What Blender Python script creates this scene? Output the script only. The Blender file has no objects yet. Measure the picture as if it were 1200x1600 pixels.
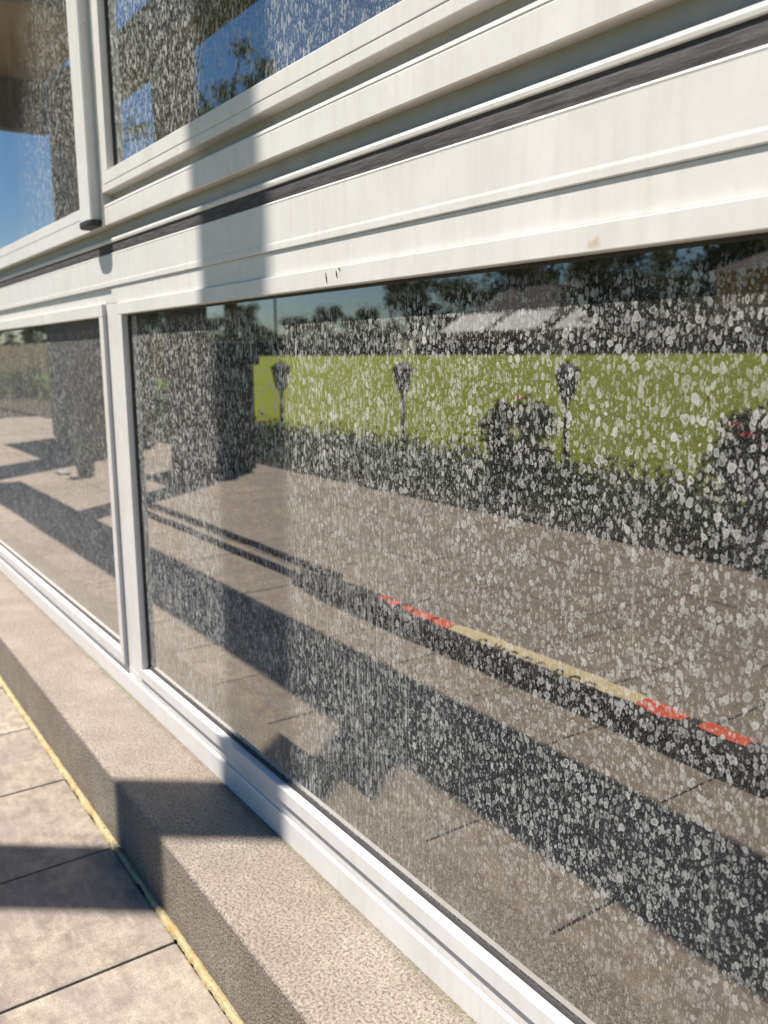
import bpy, bmesh, math, random
from mathutils import Vector, Matrix, noise
random.seed(7)
S = bpy.context.scene
COL = S.collection

# ------------------------------------------------------------------ camera
CAMH = 1.1186
cam_d = bpy.data.cameras.new("camera"); cam = bpy.data.objects.new("camera", cam_d); COL.objects.link(cam)
S.camera = cam
cam_d.sensor_fit = 'HORIZONTAL'; cam_d.sensor_width = 36.0; cam_d.lens = 1349.16/1200*36
cam_d.clip_start = 0.02; cam_d.clip_end = 3000
p, a, r = math.radians(10.31), math.radians(34.57), math.radians(-0.43)
F = Vector((-math.cos(a)*math.cos(p), math.sin(a)*math.cos(p), -math.sin(p)))
Rt = F.cross(Vector((0, 0, 1))).normalized(); U = Rt.cross(F)
R2 = math.cos(r)*Rt + math.sin(r)*U; U2 = -math.sin(r)*Rt + math.cos(r)*U
M = Matrix(((R2.x, U2.x, -F.x, 0), (R2.y, U2.y, -F.y, -0.744), (R2.z, U2.z, -F.z, CAMH), (0, 0, 0, 1)))
cam.matrix_world = M
cam_d.dof.use_dof = True; cam_d.dof.focus_distance = 1.15; cam_d.dof.aperture_fstop = 8

# ------------------------------------------------------------------ light
TX, KZ = 0.77, 2.68                       # sunlight moves (TX, 1, -KZ)
sd = Vector((-TX, -1, KZ)).normalized()
w = bpy.data.worlds.new("World"); S.world = w; w.use_nodes = True
nt = w.node_tree; nt.nodes.clear()
sky = nt.nodes.new('ShaderNodeTexSky'); sky.sky_type = 'NISHITA'; sky.sun_disc = False
sky.sun_elevation = math.asin(sd.z); sky.sun_rotation = math.atan2(sd.x, sd.y) % (2*math.pi)
sky.air_density = 1.0; sky.dust_density = 0.2; sky.ozone_density = 2.5
bg = nt.nodes.new('ShaderNodeBackground'); bg.inputs[1].default_value = 0.060
wo = nt.nodes.new('ShaderNodeOutputWorld')
sky.altitude = 900
hs = nt.nodes.new('ShaderNodeHueSaturation'); hs.inputs['Saturation'].default_value = 1.25
nt.links.new(sky.outputs[0], hs.inputs['Color']); nt.links.new(hs.outputs[0], bg.inputs[0]); nt.links.new(bg.outputs[0], wo.inputs[0])
sl = bpy.data.lights.new("sun", 'SUN'); sl.energy = 5.0; sl.angle = math.radians(0.4); sl.color = (1.0, 0.945, 0.87)
so = bpy.data.objects.new("sun", sl); COL.objects.link(so); so.location = (-8, -10, 27)
so.rotation_euler = sd.to_track_quat('Z', 'Y').to_euler()
S.view_settings.view_transform = 'Standard'; S.view_settings.look = 'None'
S.view_settings.gamma = 1; S.view_settings.exposure = 0.80
S.cycles.max_bounces = 8; S.cycles.diffuse_bounces = 1

# ------------------------------------------------------------------ helpers
class NT:
    def __init__(s, name):
        s.m = bpy.data.materials.new(name); s.m.use_nodes = True; s.t = s.m.node_tree; s.t.nodes.clear()
        s.out = s.n('ShaderNodeOutputMaterial')
    def n(s, ty, **kw):
        o = s.t.nodes.new(ty)
        for k, v in kw.items(): setattr(o, k, v)
        return o
    def l(s, a, b): s.t.links.new(a, b)
    def _in(s, sock, v):
        if v is None: return
        if isinstance(v, bpy.types.NodeSocket): s.l(v, sock)
        else: sock.default_value = v
    def math(s, op, a, b=None, c=None, clamp=False):
        o = s.n('ShaderNodeMath', operation=op, use_clamp=clamp)
        for i, v in enumerate((a, b, c)): s._in(o.inputs[i], v)
        return o.outputs[0]
    def vmath(s, op, a, b=None, scale=None):
        o = s.n('ShaderNodeVectorMath', operation=op)
        s._in(o.inputs[0], a); s._in(o.inputs[1], b)
        if scale is not None: s._in(o.inputs['Scale'], scale)
        return o.outputs[0]
    def pos(s): return s.n('ShaderNodeNewGeometry').outputs['Position']
    def scale(s, v, sc): return s.vmath('MULTIPLY', v, sc)
    def noise(s, v, sc, detail=3, rough=0.55, dim='3D', out=0):
        o = s.n('ShaderNodeTexNoise', noise_dimensions=dim)
        s._in(o.inputs['Vector'], v); s._in(o.inputs['Scale'], sc); o.inputs['Detail'].default_value = detail
        o.inputs['Roughness'].default_value = rough
        return o.outputs[out]
    def voro(s, v, sc, dim='2D', feature='F1', rnd=1.0):
        o = s.n('ShaderNodeTexVoronoi', voronoi_dimensions=dim, feature=feature)
        s._in(o.inputs['Vector'], v); s._in(o.inputs['Scale'], sc); o.inputs['Randomness'].default_value = rnd
        return o
    def ramp(s, f, stops, interp='LINEAR'):
        o = s.n('ShaderNodeValToRGB'); s._in(o.inputs[0], f); cr = o.color_ramp; cr.interpolation = interp
        while len(cr.elements) < len(stops): cr.elements.new(0.5)
        for e, (q, c) in zip(cr.elements, stops):
            e.position = q; e.color = (c, c, c, 1) if isinstance(c, (int, float)) else (*c, 1)
        return o.outputs[0]
    def mr(s, v, a, b, c=0.0, d=1.0, smooth=False):
        o = s.n('ShaderNodeMapRange', clamp=True)
        if smooth: o.interpolation_type = 'SMOOTHSTEP'
        for i, x in enumerate((v, a, b, c, d)): s._in(o.inputs[i], x)
        return o.outputs[0]
    def mixc(s, f, a, b, mode='MIX'):
        o = s.n('ShaderNodeMix', data_type='RGBA', blend_type=mode)
        s._in(o.inputs[0], f)
        for i, v in ((6, a), (7, b)):
            if isinstance(v, tuple): o.inputs[i].default_value = (*v, 1)
            else: s.l(v, o.inputs[i])
        return o.outputs[2]
    def bump(s, h, strength=0.5, dist=0.001, normal=None):
        o = s.n('ShaderNodeBump'); o.inputs['Strength'].default_value = strength; o.inputs['Distance'].default_value = dist
        s.l(h, o.inputs['Height'])
        if normal is not None: s.l(normal, o.inputs['Normal'])
        return o.outputs[0]
    def bsdf(s, color, rough=0.6, spec=0.5, normal=None, metal=0.0):
        b = s.n('ShaderNodeBsdfPrincipled')
        if isinstance(color, tuple): b.inputs['Base Color'].default_value = (*color, 1)
        else: s.l(color, b.inputs['Base Color'])
        s._in(b.inputs['Roughness'], rough); b.inputs['Specular IOR Level'].default_value = spec
        b.inputs['Metallic'].default_value = metal
        if normal is not None: s.l(normal, b.inputs['Normal'])
        s.l(b.outputs[0], s.out.inputs[0]); return b

def varied(name, c1, c2, scale=8, rough=0.7, bump=0.0, bscale=60, spec=0.3, bd=0.001, detail=5):
    n = NT(name); P = n.pos()
    col = n.mixc(n.mr(n.noise(P, scale, detail, 0.6), 0.3, 0.7), c1, c2)
    nm = n.bump(n.noise(P, bscale, 4, 0.6), bump, bd) if bump else None
    n.bsdf(col, rough, spec, nm); return n.m

def frame_mat():
    n = NT('white_paint'); P = n.pos()
    base = n.mixc(n.mr(n.noise(P, 9, 6, 0.65), 0.35, 0.7), (0.75, 0.725, 0.70), (0.67, 0.645, 0.62))
    drip = n.noise(n.scale(P, (60, 60, 5)), 1.0, 4, 0.6)
    base = n.mixc(n.mr(drip, 0.48, 0.72, 0, 0.5), base, (0.62, 0.58, 0.50))
    blot = n.noise(n.scale(P, (1, 1, 1)), 55, 5, 0.7)
    base = n.mixc(n.mr(blot, 0.56, 0.68, 0, 0.22), base, (0.58, 0.56, 0.52))
    v = n.voro(n.vmath('ADD', P, n.vmath('SCALE', n.noise(P, 220, 2, 0.5, out=1), scale=0.004)), 27, '3D')
    rnd = n.n('ShaderNodeSeparateColor'); n.l(v.outputs['Color'], rnd.inputs[0])
    thr = n.mr(rnd.outputs[0], 0.68, 1.0, -0.01, 0.055)
    speck = n.mr(n.math('SUBTRACT', thr, v.outputs['Distance']), 0.0, 0.012)
    base = n.mixc(n.math('MULTIPLY', speck, 0.75), base, (0.12, 0.10, 0.08))
    # one rusty stain at its own spot on the window head
    sep = n.n('ShaderNodeSeparateXYZ'); n.l(P, sep.inputs[0])
    dx = n.math('SUBTRACT', sep.outputs[0], -0.655); dz = n.math('SUBTRACT', sep.outputs[2], 1.2335)
    rr = n.math('SQRT', n.math('ADD', n.math('MULTIPLY', dx, dx), n.math('MULTIPLY', n.math('MULTIPLY', dz, dz), 2.5)))
    rr = n.math('ADD', rr, n.math('MULTIPLY', n.math('SUBTRACT', n.noise(P, 150, 4), 0.5), 0.02))
    base = n.mixc(n.mr(rr, 0.012, 0.004, 0, 0.55), base, (0.50, 0.33, 0.16))
    nm = n.bump(n.noise(P, 500, 3, 0.6), 0.12, 0.0004)
    nm = n.bump(n.noise(n.scale(P, (1, 1, 1)), 6, 2), 0.2, 0.002, nm)
    n.bsdf(base, n.mr(blot, 0.3, 0.7, 0.34, 0.52), 0.45, nm); return n.m

def glass_mat(name, seed=0.0, dens=1.0, shadeleft=None, x0=None, zlo=0.281, zhi=1.2243):
    n = NT(name); P0 = n.pos()
    sep = n.n('ShaderNodeSeparateXYZ'); n.l(P0, sep.inputs[0]); X, Z = sep.outputs[0], sep.outputs[2]
    def P2(kz, off=0.0):
        c = n.n('ShaderNodeCombineXYZ'); n.l(n.math('ADD', X, seed+off), c.inputs[0])
        n.l(n.math('MULTIPLY', Z, kz), c.inputs[1]); return c.outputs[0]
    def warp(v, sc, amp, sc2=None, amp2=0):
        w1 = n.vmath('SCALE', n.vmath('SUBTRACT', n.noise(v, sc, 2, 0.5, '2D', 1), (0.5, 0.5, 0.5)), scale=amp)
        o = n.vmath('ADD', v, w1)
        if sc2:
            w2 = n.vmath('SCALE', n.vmath('SUBTRACT', n.noise(v, sc2, 1, 0.5, '2D', 1), (0.5, 0.5, 0.5)), scale=amp2)
            o = n.vmath('ADD', o, w2)
        return o
    def drops(kz, scale, rmin, rmax, power, seedoff, hollow=0.6, edge=0.06, wa=0.010, wb=0.004):
        v = warp(P2(kz, seedoff), scale*0.7, wa*75/scale, scale*2.6, wb*75/scale)
        vo = n.voro(v, scale)
        sc = n.n('ShaderNodeSeparateColor'); n.l(vo.outputs['Color'], sc.inputs[0])
        rad = n.mr(n.math('POWER', sc.outputs[0], power), 0, 1, rmin, rmax)
        dd = n.math('SUBTRACT', rad, vo.outputs['Distance'])
        m = n.mr(dd, 0.0, edge, 0, 1, True)
        inner = n.mr(dd, edge*1.3, edge*3.2, 0, 1, True)
        ho = n.math('MULTIPLY', inner, n.mr(sc.outputs[1], 0.1, 0.75, 0.1, hollow))
        m = n.math('MULTIPLY', m, n.math('SUBTRACT', 1.0, ho))
        return n.math('MULTIPLY', m, n.mr(sc.outputs[2], 0, 1, 0.45, 1.0))
    low = n.noise(P2(1.0, 3.3), 3.2, 3, 0.6, '2D')
    lowf = n.mr(Z, zlo+0.0, zlo+0.22, 0.22, 1.0, True)
    big = drops(0.85, 90, -0.34, 0.48, 1.0, 0.0, 0.72, 0.075, 0.0085, 0.0028)
    med = drops(0.62, 138, -0.04, 0.50, 1.0, 5.1, 0.72, 0.09, 0.0085, 0.0028)
    lmask = n.mr(n.math('ADD', X, n.math('MULTIPLY', n.math('SUBTRACT', n.noise(P2(1, 19), 6, 3, 0.6, '2D'), 0.5), 0.5)), -0.75, -1.25, 0.0, 1.0)
    med = n.math('MULTIPLY', med, n.math('SUBTRACT', 1.0, n.math('MULTIPLY', lmask, 0.6)))
    lng = n.math('MULTIPLY', drops(0.30, 130, -0.02, 0.47, 1.0, 27.0, 0.3, 0.09, 0.010, 0.004), n.math('MULTIPLY', lmask, 0.85))
    med = n.math('MULTIPLY', med, n.math('MULTIPLY', lowf, 0.85)); big = n.math('MULTIPLY', big, lowf)
    sml = n.math('MULTIPLY', drops(0.50, 240, -0.10, 0.48, 1.0, 9.7, 0.5, 0.09, 0.008, 0.003), 0.68)
    tiny = n.math('MULTIPLY', drops(0.8, 520, -0.2, 0.40, 1.2, 13.0, 0.0), 0.5)
    # runs: long and thin, more of them low on the pane and towards the far end
    st = n.noise(P2(0.035, 2.0), 230, 2, 0.6, '2D')
    st = n.mr(st, 0.50, 0.64)
    brk = n.mr(n.noise(P2(0.45, 4.0), 60, 4, 0.7, '2D'), 0.34, 0.56)
    fall = n.mr(n.noise(P2(0.5, 7.0), 3.0, 2, 0.5, '2D'), 0.28, 0.52)
    lowz = n.math('MULTIPLY', n.mr(Z, 1.05, 0.75, 0.2, 1.0), n.mr(X, -0.8, -1.15, 0.15, 1.0))
    st = n.math('MULTIPLY', n.math('MULTIPLY', st, brk), n.math('MULTIPLY', fall, lowz))
    st = n.math('MULTIPLY', st, 0.6)
    # a few single wide runs
    wv = n.voro(P2(0.02, 1.0), 16); run = n.mr(wv.outputs['Distance'], 0.045, 0.02, 0, 0.45)
    run = n.math('MULTIPLY', run, n.mr(n.noise(P2(0.3, 1.0), 45, 3, 0.6, '2D'), 0.35, 0.6))
    t = None
    for q in (big, med, sml, tiny, st, run, lng):
        iv = n.math('SUBTRACT', 1.0, q, clamp=True)
        t = iv if t is None else n.math('MULTIPLY', t, iv)
    t = n.math('SUBTRACT', 1.0, t)
    t = n.math('MULTIPLY', t, n.mr(low, 0.3, 0.65, 0.78, 1.05))
    t = n.math('MULTIPLY', t, n.mr(n.noise(P2(0.8, 17.0), 28, 3, 0.6, '2D'), 0.35, 0.62, 0.78, 1.08))
    if x0 is not None: t = n.math('MULTIPLY', t, n.mr(X, x0+0.010, x0+0.022, 0.0, 1.0))
    t = n.math('MULTIPLY', t, dens)
    # clean under the head, where rain does not reach
    t = n.math('MULTIPLY', t, n.mr(n.math('ADD', Z, n.math('MULTIPLY', n.noise(P2(1, 2), 60, 3, 0.6, '2D'), 0.012)), zhi-0.004, zhi-0.028, 0.12, 1.0))
    if shadeleft is not None:  # stains thinned at upper left to stand for a shadow across them
        ed = n.math('ADD', X, n.math('ADD', n.math('MULTIPLY', n.math('SUBTRACT', Z, 1.9), -0.45), n.math('MULTIPLY', n.noise(P2(1, 6), 9, 4, 0.6, '2D'), 0.25)))
        t = n.math('MULTIPLY', t, n.mr(ed, shadeleft-0.12, shadeleft+0.28, 0.08, 1.0, True))
    haze = n.mr(n.noise(P2(0.6, 8.0), 7, 5, 0.65, '2D'), 0.30, 0.75, 0.01, 0.055)
    haze = n.math('MULTIPLY', haze, n.mr(n.noise(P2(0.3, 12.0), 380, 3, 0.7, '2D'), 0.40, 0.60, 0.2, 2.0))
    haze = n.math('ADD', haze, n.mr(Z, zlo+0.16, zlo, 0, 0.03))
    if seed == 21.0: haze = n.math('ADD', n.math('MULTIPLY', haze, 1.8), 0.07)
    t = n.math('MAXIMUM', t, haze)
    t = n.math('MULTIPLY', t, n.mr(Z, 1.12, 0.66, 0.84, 0.68))
    dirt = n.n('ShaderNodeBsdfDiffuse')
    dcol = n.mixc(n.noise(P2(1, 11), 90, 3, 0.6, '2D'), (0.50, 0.49, 0.46), (0.72, 0.72, 0.70))
    n.l(dcol, dirt.inputs[0])
    dark = n.n('ShaderNodeBsdfDiffuse'); dark.inputs[0].default_value = (0.010, 0.009, 0.008, 1)
    gl = n.n('ShaderNodeBsdfGlossy'); gl.inputs['Color'].default_value = (0.97, 0.95, 0.92, 1); gl.inputs['Roughness'].default_value = 0.0
    # very slight waviness of the glazing
    nm = n.bump(n.noise(P2(0.7, 1.0), 2.3, 1, 0.5, '2D'), 0.05, 0.003)
    n.l(nm, gl.inputs['Normal'])
    fr = n.n('ShaderNodeFresnel'); fr.inputs[0].default_value = 1.52
    f = fr.outputs[0]
    f4 = n.math('ADD', 0.075, n.math('MULTIPLY', 0.925, n.math('DIVIDE', n.math('MULTIPLY', f, 4.0), n.math('ADD', 1.0, n.math('MULTIPLY', f, 3.0)))))   # two panes, four surfaces
    m1 = n.n('ShaderNodeMixShader'); n.l(f4, m1.inputs[0]); n.l(dark.outputs[0], m1.inputs[1]); n.l(gl.outputs[0], m1.inputs[2])
    m2 = n.n('ShaderNodeMixShader'); n.l(t, m2.inputs[0]); n.l(m1.outputs[0], m2.inputs[1]); n.l(dirt.outputs[0], m2.inputs[2])
    n.l(m2.outputs[0], n.out.inputs[0]); return n.m

def slab_mat():
    n = NT('paving_stone'); P = n.pos()
    at = n.n('ShaderNodeAttribute', attribute_name='tint').outputs[2]
    c = n.mixc(n.mr(n.noise(P, 17, 8, 0.72), 0.40, 0.60), (0.225, 0.18, 0.145), (0.51, 0.435, 0.335))
    c = n.mixc(n.mr(n.noise(P, 5.5, 4, 0.6), 0.42, 0.68, 0, 0.7), c, (0.26, 0.225, 0.21))
    c = n.mixc(n.mr(n.noise(n.scale(P, (0.35, 1.3, 1)), 42, 5, 0.65), 0.48, 0.7, 0, 0.6), c, (0.56, 0.49, 0.39))
    fine = n.noise(P, 420, 4, 0.7)
    c = n.mixc(n.mr(fine, 0.40, 0.58, 0, 0.75), c, (0.19, 0.155, 0.13))
    c = n.mixc(n.mr(n.noise(n.scale(P, (1.6, 0.5, 1)), 130, 5, 0.7), 0.5, 0.62, 0, 0.45), c, (0.24, 0.20, 0.17))
    c = n.mixc(n.mr(n.noise(P, 1100, 2, 0.6), 0.62, 0.72, 0, 0.6), c, (0.50, 0.46, 0.38))
    hsv = n.n('ShaderNodeHueSaturation'); n.l(c, hsv.inputs['Color']); n.l(at, hsv.inputs['Value'])
    nm = n.bump(fine, 0.55, 0.0012)
    nm = n.bump(n.noise(P, 35, 4, 0.6), 0.35, 0.003, nm)
    n.bsdf(hsv.outputs[0], 0.85, 0.25, nm); return n.m

def kerb_mat():
    n = NT('gritty_render'); P = n.pos()
    c = n.mixc(n.mr(n.noise(P, 7, 5, 0.6), 0.35, 0.68), (0.29, 0.25, 0.205), (0.375, 0.33, 0.275))
    g = n.noise(P, 190, 5, 0.68); vo = n.voro(P, 230, '3D').outputs['Distance']
    c = n.mixc(n.mr(n.noise(P, 2.1, 6, 0.7), 0.46, 0.66, 0, 0.55), c, (0.26, 0.215, 0.17))
    c = n.mixc(n.mr(n.noise(P, 22, 5, 0.7), 0.52, 0.66, 0, 0.45), c, (0.42, 0.37, 0.30))
    c = n.mixc(n.mr(g, 0.38, 0.56, 0.8, 0), c, (0.085, 0.070, 0.052))
    s3 = n.n('ShaderNodeSeparateXYZ'); n.l(P, s3.inputs[0])
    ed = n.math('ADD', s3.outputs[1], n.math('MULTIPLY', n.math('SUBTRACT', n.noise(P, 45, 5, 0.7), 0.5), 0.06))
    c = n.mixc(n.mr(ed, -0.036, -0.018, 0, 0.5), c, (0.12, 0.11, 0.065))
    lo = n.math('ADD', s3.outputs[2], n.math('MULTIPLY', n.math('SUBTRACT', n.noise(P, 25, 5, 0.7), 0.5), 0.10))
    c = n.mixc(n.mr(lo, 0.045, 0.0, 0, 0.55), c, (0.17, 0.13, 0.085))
    c = n.mixc(n.mr(n.noise(P, 650, 2), 0.6, 0.72, 0, 0.6), c, (0.52, 0.46, 0.37))
    h = n.math('ADD', g, n.math('MULTIPLY', vo, -0.6))
    nm = n.bump(h, 0.8, 0.003); nm = n.bump(n.noise(P, 30, 3), 0.25, 0.004, nm)
    n.bsdf(c, 0.92, 0.15, nm); return n.m

def leaf_mat(name, c1, c2, c3=None):
    n = NT(name)
    at = n.n('ShaderNodeAttribute', attribute_name='tint').outputs[2]
    c = n.mixc(at, c1, c2)
    b = n.bsdf(c, 0.5, 0.35)
    tr = n.n('ShaderNodeBsdfTranslucent'); n.l(c, tr.inputs[0])
    m = n.n('ShaderNodeMixShader'); m.inputs[0].default_value = 0.45
    n.l(b.outputs[0], m.inputs[1]); n.l(tr.outputs[0], m.inputs[2]); n.l(m.outputs[0], n.out.inputs[0]); return n.m

def tag(o, label=None, cat=None, group=None, kind=None):
    if label: o['label'] = label
    if cat: o['category'] = cat
    if group: o['group'] = group
    if kind: o['kind'] = kind
    return o
def empty(name, loc=(0, 0, 0)):
    o = bpy.data.objects.new(name, None); o.location = loc; o.empty_display_size = 0.1; COL.objects.link(o); return o
def link(name, bm, mat, parent=None, smooth=False, recalc=True):
    if recalc: bmesh.ops.recalc_face_normals(bm, faces=bm.faces)
    me = bpy.data.meshes.new(name); bm.to_mesh(me); bm.free()
    if smooth:
        for f in me.polygons: f.use_smooth = True
    me.materials.append(mat)
    o = bpy.data.objects.new(name, me); COL.objects.link(o)
    if parent is not None:
        o.parent = parent; o.matrix_parent_inverse = Matrix.Translation(parent.location).inverted() if parent.parent is None else Matrix.Identity(4)
    return o
def add_box(bm, x0, x1, y0, y1, z0, z1, bev=0.0, seg=2):
    vs = [bm.verts.new((x, y, z)) for x in (x0, x1) for y in (y0, y1) for z in (z0, z1)]
    fs = []
    for q in ((0, 1, 3, 2), (4, 6, 7, 5), (0, 4, 5, 1), (2, 3, 7, 6), (0, 2, 6, 4), (1, 5, 7, 3)):
        fs.append(bm.faces.new([vs[i] for i in q]))
    if bev:
        es = list({e for f in fs for e in f.edges})
        bmesh.ops.bevel(bm, geom=es, offset=bev, segments=seg, profile=0.6, affect='EDGES')
def box(name, x0, x1, y0, y1, z0, z1, mat, parent=None, bev=0.0):
    bm = bmesh.new(); add_box(bm, x0, x1, y0, y1, z0, z1, bev); return link(name, bm, mat, parent)
def add_prof(bm, pts, x0, x1, nseg=1):
    rings = []
    for i in range(nseg+1):
        x = x0+(x1-x0)*i/nseg
        rings.append([bm.verts.new((x, y, z)) for y, z in pts])
    k = len(pts)
    for i in range(nseg):
        for j in range(k):
            bm.faces.new((rings[i][j], rings[i][(j+1) % k], rings[i+1][(j+1) % k], rings[i+1][j]))
    bm.faces.new(rings[0]); bm.faces.new(rings[-1][::-1])
def prof(name, pts, x0, x1, mat, parent=None):
    bm = bmesh.new(); add_prof(bm, pts, x0, x1); return link(name, bm, mat, parent)
def add_lathe(bm, pts, cx=0, cy=0, seg=16):
    rings = [[bm.verts.new((cx+r_*math.cos(2*math.pi*i/seg), cy+r_*math.sin(2*math.pi*i/seg), z)) for i in range(seg)] for r_, z in pts]
    for A, B in zip(rings, rings[1:]):
        for i in range(seg): bm.faces.new((A[i], A[(i+1) % seg], B[(i+1) % seg], B[i]))
    bm.faces.new(rings[0][::-1]); bm.faces.new(rings[-1])
def add_tube(bm, pts, rad, seg=10):
    rings = []
    for i, q in enumerate(pts):
        q = Vector(q); d = (Vector(pts[min(i+1, len(pts)-1)])-Vector(pts[max(i-1, 0)])).normalized()
        s_ = d.cross(Vector((0, 0, 1)));
        if s_.length < 0.05: s_ = d.cross(Vector((1, 0, 0)))
        s_.normalize(); u_ = s_.cross(d); rr = rad[i] if isinstance(rad, (list, tuple)) else rad
        rings.append([bm.verts.new(q+rr*(math.cos(2*math.pi*j/seg)*s_+math.sin(2*math.pi*j/seg)*u_)) for j in range(seg)])
    for A, B in zip(rings, rings[1:]):
        for i in range(seg): bm.faces.new((A[i], A[(i+1) % seg], B[(i+1) % seg], B[i]))
    bm.faces.new(rings[0][::-1]); bm.faces.new(rings[-1])
def leaves(name, pts_fn, n_, size, mat, parent=None, rnd=random):
    """n_ small leaf faces; pts_fn() gives a position"""
    V, Fc, T = [], [], []
    for i in range(n_):
        c = Vector(pts_fn()); s_ = size*rnd.uniform(0.6, 1.3)
        d = Vector((rnd.gauss(0, 1), rnd.gauss(0, 1), rnd.gauss(0, 1)+0.3)).normalized()
        e = d.cross(Vector((rnd.gauss(0, 1), rnd.gauss(0, 1), rnd.gauss(0, 1)))).normalized()
        f = d.cross(e)
        k = len(V)
        V += [c-e*s_, c+f*s_*0.45+d*s_*0.1, c+e*s_, c-f*s_*0.45+d*s_*0.1]; Fc.append((k, k+1, k+2, k+3)); T.append(rnd.random())
    me = bpy.data.meshes.new(name); me.from_pydata([tuple(v) for v in V], [], Fc); me.materials.append(mat)
    at = me.attributes.new('tint', 'FLOAT', 'FACE'); at.data.foreach_set('value', T)
    o = bpy.data.objects.new(name, me); COL.objects.link(o)
    if parent is not None: o.parent = parent
    return o

# ------------------------------------------------------------------ materials
WHITE = frame_mat()
BLACKRUB = varied('black_rubber', (0.030, 0.028, 0.030), (0.050, 0.046, 0.048), 30, 0.6, 0.3, 300, 0.4)
def seal_mat():
    n = NT('dark_brush_seal'); P = n.pos()
    c = n.mixc(n.mr(n.noise(n.scale(P, (6, 6, 60)), 3, 5, 0.7), 0.4, 0.65), (0.050, 0.045, 0.048), (0.11, 0.10, 0.098))
    nm = n.bump(n.noise(n.scale(P, (20, 20, 200)), 4, 4, 0.6), 0.5, 0.001)
    n.bsdf(c, 0.7, 0.3, nm); return n.m
SEAL = seal_mat()
RECESS_SHADE_TRAY = varied('recess_shade_tray_grey', (0.40, 0.395, 0.39), (0.33, 0.325, 0.32), 12, 0.5, 0.1, 200)  # tray colour; on the white facade recesses the grey stands for shade
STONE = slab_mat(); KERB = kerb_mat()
TIMBER = varied('dark_timber', (0.055, 0.040, 0.028), (0.095, 0.070, 0.048), 6, 0.6, 0.4, 40)
SOFFIT = varied('brown_soffit', (0.32, 0.24, 0.15), (0.38, 0.29, 0.18), 2, 0.7)
BRICK_D = varied('dark_brick', (0.13, 0.105, 0.090), (0.20, 0.165, 0.14), 9, 0.85, 0.5, 30, bd=0.004)
def brick_mat():
    n = NT('red_brick'); P = n.pos()
    b = n.n('ShaderNodeTexBrick'); s3 = n.n('ShaderNodeSeparateXYZ'); n.l(P, s3.inputs[0])
    c3 = n.n('ShaderNodeCombineXYZ'); n.l(s3.outputs[0], c3.inputs[0]); n.l(s3.outputs[2], c3.inputs[1])
    n.l(c3.outputs[0], b.inputs['Vector']); b.inputs['Scale'].default_value = 4.2
    b.inputs['Color1'].default_value = (0.52, 0.24, 0.15, 1); b.inputs['Color2'].default_value = (0.60, 0.33, 0.22, 1)
    b.inputs['Mortar'].default_value = (0.55, 0.47, 0.40, 1); b.inputs['Mortar Size'].default_value = 0.015
    c = n.mixc(n.mr(n.noise(P, 1.5, 4), 0.4, 0.7, 0, 0.4), b.outputs[0], (0.38, 0.22, 0.16))
    n.bsdf(c, 0.9, 0.2); return n.m
BRICK = brick_mat()
RENDERW = varied('white_render', (0.84, 0.82, 0.78), (0.76, 0.74, 0.70), 1.2, 0.9)
ROOF = varied('dark_roof_tile', (0.050, 0.040, 0.034), (0.085, 0.066, 0.056), 3, 0.8, 0.5, 14, bd=0.02)
ROOFR = varied('red_roof_tile', (0.20, 0.085, 0.055), (0.27, 0.125, 0.085), 3, 0.8, 0.5, 14, bd=0.02)
PANE = varied('dark_window', (0.02, 0.025, 0.03), (0.03, 0.035, 0.04), 1, 0.1, spec=0.8)
BARK = varied('bark', (0.06, 0.045, 0.032), (0.11, 0.085, 0.06), 20, 0.9, 0.6, 60, bd=0.01)
SOIL = varied('soil', (0.035, 0.026, 0.018), (0.07, 0.052, 0.036), 18, 0.95, 0.8, 90, bd=0.01)
IRON = varied('black_iron', (0.018, 0.018, 0.020), (0.035, 0.034, 0.034), 30, 0.45, 0.2, 100)
LANTERN = varied('smoked_glass', (0.05, 0.05, 0.055), (0.08, 0.08, 0.085), 10, 0.2, spec=0.7)
COVER = varied('black_cover_cloth', (0.020, 0.019, 0.020), (0.040, 0.037, 0.037), 40, 0.75, 0.5, 150)
REDP = varied('red_cloth', (0.80, 0.075, 0.02), (0.85, 0.16, 0.06), 40, 0.7)
YELP = varied('yellow_cloth', (0.74, 0.55, 0.22), (0.84, 0.74, 0.48), 40, 0.7)
CABIN = varied('olive_brown_panel', (0.075, 0.070, 0.045), (0.12, 0.105, 0.07), 8, 0.7, 0.3, 40)
LEAFD = leaf_mat('leaf_dark', (0.025, 0.036, 0.014), (0.095, 0.115, 0.040))
LEAFO = leaf_mat('leaf_olive', (0.045, 0.055, 0.018), (0.10, 0.11, 0.035))
LEAFB = leaf_mat('leaf_brownish', (0.050, 0.040, 0.025), (0.10, 0.085, 0.045))
LEAFL = leaf_mat('leaf_lime', (0.17, 0.27, 0.035), (0.30, 0.42, 0.07))
PETR = varied('red_petal', (0.55, 0.02, 0.05), (0.7, 0.05, 0.09), 60, 0.5)
PETO = varied('orange_petal', (0.75, 0.20, 0.08), (0.8, 0.30, 0.10), 60, 0.5)
PETY = varied('yellow_petal', (0.80, 0.62, 0.02), (0.85, 0.7, 0.05), 60, 0.5)

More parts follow.
